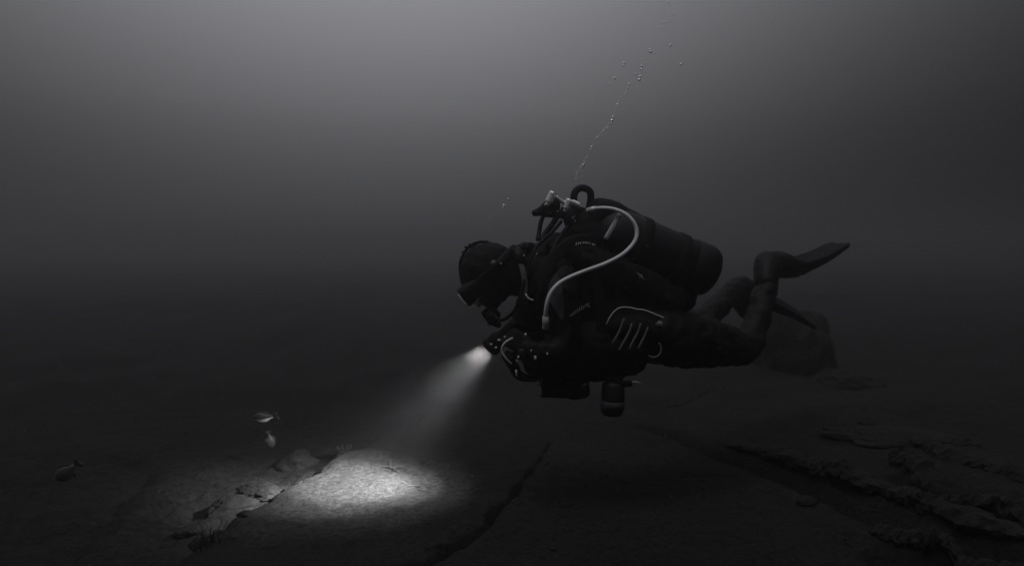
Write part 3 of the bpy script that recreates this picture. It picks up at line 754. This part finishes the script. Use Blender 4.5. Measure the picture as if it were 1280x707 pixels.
# ------------------------------------------------------------------ tank
ta, tb = P(742, 279, 2.90), P(886, 341, 2.98)
TK = empty('scuba_tank', tb, 'dark scuba cylinder on the diver\'s back with bright valves and a pale looping hose', 'scuba tank')
L_ = (tb - ta).length; R_ = .112
sh = [(.015, .03), (.04, .06), (.09, .088), (.15, .105), (.21, R_), (.5, R_), (.97, R_ * .99), (.985, R_ * .9)]
bm = bmesh.new(); lathe(bm, ta, tb, sh, 40); obj('cylinder', bm, 'tank', TK)
bm = bmesh.new(); lathe(bm, ta, tb, [(.80, R_ * 1.02), (.805, R_ * 1.05), (.93, R_ * 1.06), (.97, R_ * 1.03), (1.005, R_ * .92), (1.03, R_ * .70), (1.035, R_ * .5)], 40); obj('tank_boot', bm, 'rubber', TK)
for s_ in (.34, .66):
    bm = bmesh.new(); lathe(bm, ta, tb, [(s_, R_ + .001), (s_ + .003, R_ + .005), (s_ + .07, R_ + .005), (s_ + .073, R_ + .001)], 40); obj('cam_band', bm, 'web', TK)
bm = bmesh.new(); caps(bm, [J(748, 262, 2.90, .055), J(765, 262, 2.90, .045), J(795, 276, 2.93, .035), J(830, 292, 2.95, .03)]); caps(bm, [J(735, 275, 2.88, .05), J(722, 290, 2.86, .06), J(745, 300, 2.86, .07)])
fuse('tank_cover', bm, 'nylon', TK, .010, 4, (.012, 14))
bm = bmesh.new(); tube(bm, [P(777, 264, 2.76), P(771, 275, 2.755), P(764, 287, 2.755), P(757, 299, 2.76)], .0105, 8, 3, (Vector((0, 1, 0)), .35)); obj('grey_tag_strap', bm, 'pale_trim', TK)['label'] = 'light grey strap slanting across the tank neck'
bm = bmesh.new(); lathe(bm, P(748, 281, 2.90), P(716, 264, 2.88), [(0, .035), (.4, .032), (.5, .024), (1, .024)], 18); obj('valve', bm, 'steel', TK)
bm = bmesh.new(); tube(bm, [P(695, 246, 2.81), P(701, 251, 2.81), P(710, 255, 2.81), P(722, 258, 2.82)], [.009, .008, .011, .01], 10, 3); obj('manifold_bar', bm, 'steel', TK)
def knob(x0, y0, x1, y1, Y, r, m='chrome', name='valve_knob'):
    bm = bmesh.new(); lathe(bm, P(x0, y0, Y), P(x1, y1, Y), [(0, r * .6), (.2, r * .62), (.24, r), (.9, r), (1, r * .86)], 12); return obj(name, bm, m, TK, False)
knob(684, 256, 692, 240, 2.79, .016); knob(706, 264, 712, 249, 2.80, .014); knob(713, 251, 724, 257, 2.79, .012)
def rub(name, chains, m='rubber', voxel=.006, smooth=2):
    bm = bmesh.new()
    for c_ in chains: caps(bm, c_)
    return fuse(name, bm, m, TK, voxel, smooth)
rub('first_stage', [[J(669, 266, 2.84, .016), J(676, 264, 2.84, .020), J(684, 258, 2.84, .024), J(690, 255, 2.84, .024)], [J(684, 266, 2.84, .020), J(700, 268, 2.85, .018), J(712, 270, 2.86, .022)], [J(694, 250, 2.85, .020), J(696, 258, 2.85, .016)]])
rub('first_stage', [[J(706, 262, 2.86, .020), J(713, 272, 2.86, .034), J(718, 282, 2.86, .040), J(726, 290, 2.86, .04)], [J(716, 262, 2.86, .022), J(730, 268, 2.88, .03)]])
for k, (px, py, r) in enumerate(((681, 256, .0035), (684, 259, .003), (716, 272, .005), (719, 276, .004), (720, 287, .004), (688, 266, .003), (697, 264, .003), (718, 270, .003))):
    bm = bmesh.new(); ell(bm, P(px, py, 2.80 if k not in (2, 3, 4, 7) else 2.812), r, r, r * 1.3, seg=8); obj('port_plug', bm, 'steel', TK)
bm = bmesh.new(); tube(bm, [P(720, 262, 2.88), P(717.5, 252, 2.87), P(718, 242, 2.87), P(723, 236, 2.87), P(730, 235, 2.87), P(737, 239, 2.88), P(738.5, 248, 2.89), P(736, 262, 2.90)], .0155, 12); obj('looped_hose', bm, 'rubber', TK)
for pts, r in (([(680, 268, 2.84), (676, 278, 2.83), (674, 290, 2.82), (672, 300, 2.80)], .0095), ([(698, 268, 2.84), (692, 278, 2.83), (683, 290, 2.82), (676, 300, 2.80)], .0125), ([(712, 280, 2.84), (700, 296, 2.76), (690, 315, 2.72), (684, 345, 2.68)], .009)):
    bm = bmesh.new(); tube(bm, [P(*q) for q in pts], r, 10); obj('hose', bm, 'rubber', TK)
bm = bmesh.new()
HP = [(737, 263, 2.80), (746, 260.5, 2.77), (757, 260, 2.755), (769, 262, 2.745), (781, 267, 2.735), (790, 275, 2.725), (795.5, 286, 2.72), (795, 298, 2.71), (788, 309, 2.70), (775, 320, 2.68), (755, 330, 2.66), (733, 338, 2.64), (713, 346, 2.625), (699, 354, 2.615), (689, 365, 2.61), (684, 378, 2.61), (682, 392, 2.62), (682, 407, 2.64)]
tube(bm, [P(*q) for q in HP], [.0082] * 3 + [.0086] * (len(HP) - 3), 12); h_ = obj('inflator_hose', bm, 'pale_hose', TK)
for a_, b_ in ((HP[0], HP[1]), (HP[-1], HP[-2])):
    bm = bmesh.new(); q0, q1 = P(*a_), P(*b_); lathe(bm, q0 - (q1 - q0) * .25, q0 + (q1 - q0) * .8, [(0, .0125), (.2, .0135), (.25, .0115), (.35, .0135), (1, .0125)], 12); obj('hose_ferrule', bm, 'steel', TK); h_['label'] = 'pale grey hose looping from the tank valve down to the chest'

# ------------------------------------------------------------------ things hanging below the diver
ba, bb = P(767, 474, 2.78), P(765, 519, 2.78)
B_ = empty('small_bottle', bb, 'small dark cylinder hanging upright under the diver\'s belly', 'gas bottle')
bm = bmesh.new(); lathe(bm, ba, bb, [(0, .022), (.08, .040), (.16, .048), (.55, .049), (.9, .047), (.97, .040), (1, .025)], 28); obj('bottle_body', bm, 'tank', B_)
bm = bmesh.new(); lathe(bm, ba, bb, [(.58, .050), (.585, .0515), (.78, .0515), (.785, .050)], 28); obj('bottle_band', bm, 'panel', B_)
bm = bmesh.new(); tube(bm, [P(766, 476, 2.76), P(778, 479, 2.76), P(790, 479, 2.76)], [.016, .014, .012], 10, 3); caps(bm, [J(760, 472, 2.77, .016), J(775, 474, 2.77, .014)]); obj('bottle_valve', bm, 'rubber', B_)
bm = bmesh.new(); tube(bm, [P(790, 477, 2.74), P(796, 477, 2.74), P(802, 479, 2.745)], [.003, .0035, .0015], 8, 3); obj('snap_hook', bm, 'steel', B_)
bm = bmesh.new(); tube(bm, [P(766, 474, 2.77), P(764, 466, 2.79), P(762, 456, 2.80)], .010, 8, 3); obj('lanyard_or_glint', bm, 'web', B_)
CY = -5
C_ = empty('light_canister', P(705, 490, 2.80), 'black torch battery canister slung crosswise under the diver\'s chest', 'canister')
bm = bmesh.new(); lathe(bm, P(675, 486, 2.78), P(722, 486, 2.80), [(0, .030), (.06, .036), (.9, .038), (1, .030)], 24); obj('canister_body', bm, 'rubber', C_)
bm = bmesh.new(); lathe(bm, P(716, 490, 2.79), P(716, 476, 2.79), [(0, .03), (.2, .055), (.45, .062), (.6, .055), (1, .03)], 24); obj('reel', bm, 'rubber', C_)
bm = bmesh.new(); tube(bm, [P(674.5, 483, 2.728), P(675.5, 488, 2.726), P(676, 493, 2.728)], .0055, 8, 3, (Vector((0, 1, 0)), .4)); obj('end_cap_mark', bm, 'pale_trim', C_)
bm = bmesh.new(); tube(bm, [P(728, 483, 2.745), P(733, 479, 2.745)], .004, 8, 2); obj('clip', bm, 'grey_trim', C_)

# ------------------------------------------------------------------ bubbles
proto = bmesh.new(); bmesh.ops.create_uvsphere(proto, u_segments=14, v_segments=10, radius=1)
for v in proto.verts:                                  # rising bubbles flatten below
    if v.co.z < 0: v.co.z *= .6
bme = bpy.data.meshes.new('bubble'); proto.to_mesh(bme); proto.free()
bme.polygons.foreach_set('use_smooth', [True] * len(bme.polygons)); bme.materials.append(M['bubble'])
def bubble(px, py, s, lab, group):
    o = bpy.data.objects.new('bubble', bme); COL.objects.link(o)
    o.location = P(px, py, 2.9 + random.uniform(-.15, .2))
    k = s * .0047
    o.scale = (k * random.uniform(.8, 1.3), k, k * random.uniform(.8, 1.7)); o.rotation_euler = (0, random.uniform(-.2, 1.0), 0)
    tag(o, lab, 'air bubble', group)
L1 = 'tiny silvery bubble in the thin stream rising above the diver\'s tank'; G1 = 'bubbles in the stream above the tank'
for x, y, s in ((813, 65, 1.4), (812, 62, .9), (802, 83, 1.3), (801.5, 87, 1.3), (800, 96, 1), (799, 100, 1.3), (786, 106, .8), (785, 110, .8), (781, 119, .6), (771.6, 131, .9), (770, 134, .5),
                (768, 141, .7), (766, 147, .9), (764.6, 151, 1.5), (764, 154, 1), (760, 156, .7), (757, 160, .6), (754, 164, .9), (752, 166, .5), (748, 170, .6), (745, 173, .5), (739.5, 184, 1.3), (738.5, 187, .8),
                (736, 194, .4), (730.5, 203, .8), (729, 207, 1.2), (727, 210, .6), (723, 214, .4), (719, 213, .4), (728, 221, .6), (721, 224, .4), (725, 222, .4)): bubble(x, y, s, L1, G1)
STREAM = [(719, 222), (725, 212), (731, 202), (739, 184), (754, 165), (764, 152), (769, 138), (775, 124), (783, 112), (797, 101), (801, 85), (812, 65), (824, 48), (833, 26), (836, 4)]
for i in range(80):
    f = random.random() ** .8 * (len(STREAM) - 1.001); k_ = int(f); f -= k_; a_, b_ = STREAM[k_], STREAM[k_ + 1]; sp = 1 + k_ * .35
    bubble(a_[0] + (b_[0] - a_[0]) * f + random.gauss(0, sp), a_[1] + (b_[1] - a_[1]) * f + random.gauss(0, 1.5), random.uniform(.25, .75), L1, G1)
L2 = 'tiny dim bubble drifting apart from the stream near the top of the water'; G2 = 'scattered bubbles beside the stream'
for x, y, s in ((780, 79, 1), (779, 82, .7), (768, 98, 1), (767, 100, .6), (762, 105, .8), (759, 107, .7), (753.5, 104, .6), (838, 57, 1), (839, 55, .9), (837, 60, .6), (826, 70, .8), (851, 81, 1.1), (852, 79, .6), (839, 94, .6),
                (832, 28, .8), (829, 29, .7), (838, 28, .8), (836, 26, .6), (828, 22, .5), (835, 3, .9), (837, 5, .6), (842, 45, .4), (796, 137, .5), (795, 140, .4), (780, 187, .5), (779, 190, .4), (771.6, 207, .7), (773, 205, .4), (823, 62, .5), (846, 20, .4)): bubble(x, y, s, L2, G2)
L3 = 'tiny bubble of the faint trail rising from the diver\'s hood'; G3 = 'bubbles above the hood'
for x, y, s in ((635, 249, .9), (629.6, 257, 1.1), (629, 259, .8), (617, 268, .5), (612, 273, .4), (609, 281, .35), (608, 290, .3)): bubble(x, y, s, L3, G3)

# ------------------------------------------------------------------ marine snow
Vs, Fs = [], []
def speck(c, r):
    b = len(Vs); q = [Vector((random.uniform(-1, 1), random.uniform(-1, 1), random.uniform(-1, 1))).normalized() * r for _ in range(3)]
    for d_ in ((1, 0, 0), (-.5, .87, 0), (-.5, -.87, .2), (0, 0, 1.2)): Vs.append(tuple(Vector(c) + Vector(d_) * r * random.uniform(.6, 1.4)))
    Fs.extend([(b, b + 1, b + 2), (b, b + 1, b + 3), (b + 1, b + 2, b + 3), (b + 2, b, b + 3)])
uu = tdir.cross(Vector((0, 0, 1))).normalized(); vv = tdir.cross(uu)
for i in range(1900):
    s_ = .035 + random.random() ** 1.5 * .55; a = random.uniform(0, 6.28); rr = math.sqrt(random.random()) * s_ * .42 + .02
    speck(TH + tdir * s_ + uu * math.cos(a) * rr + vv * math.sin(a) * rr, random.choice((.0002, .0002, .0003, .0003, .0005)))
def flush(label, m):
    me = bpy.data.meshes.new('marine_snow'); me.from_pydata(Vs, [], Fs); me.update(); me.materials.append(M[m]); Vs.clear(); Fs.clear()
    o = bpy.data.objects.new('marine_snow', me); COL.objects.link(o); o['kind'] = 'stuff'; o['label'] = label; o['category'] = 'particles'
flush('fine silt specks glinting in the torch beam', 'silt_speck')
for i in range(5200):
    Y = random.uniform(1.7, 6.5); px = random.uniform(-100, 1380); py = random.uniform(-40, 620)
    q = P(px, py, Y)
    if q.z < .12 or q.z > 2.6: continue
    ax_ = (q - TH).dot(tdir)
    if ax_ > 0 and (q - TH - tdir * ax_).length < ax_ * .6 + .05: continue      # those are in the beam's own lot
    speck(q, random.choice((.0008, .0010, .0013, .0018)) * (.7 + .15 * Y))
flush('fine pale specks drifting in the open water', 'snow')

# ------------------------------------------------------------------ the water's haze
bm = bmesh.new(); bmesh.ops.create_cube(bm, size=1)
zlo, zhi = float(ZZ.min()) - 1.0, max(2.75, float(ZZ.max()) + .3)
for v in bm.verts: v.co = Vector((v.co.x * 480, (v.co.y) * 250 + 115, zlo if v.co.z < 0 else zhi))
me = bpy.data.meshes.new('haze'); bm.to_mesh(me); bm.free()
hz = bpy.data.objects.new('haze', me); COL.objects.link(hz); hz['kind'] = 'stuff'
m = bpy.data.materials.new('hazy_water'); m.use_nodes = True; t = m.node_tree; t.nodes.clear()
pv = N(t, 'ShaderNodeVolumePrincipled'); ou = N(t, 'ShaderNodeOutputMaterial'); link(t, pv.outputs[0], ou.inputs['Volume'])
pv.inputs['Color'].default_value = (.47, .47, .493, 1); pv.inputs['Density'].default_value = .047; pv.inputs['Anisotropy'].default_value = .80
me.materials.append(m)
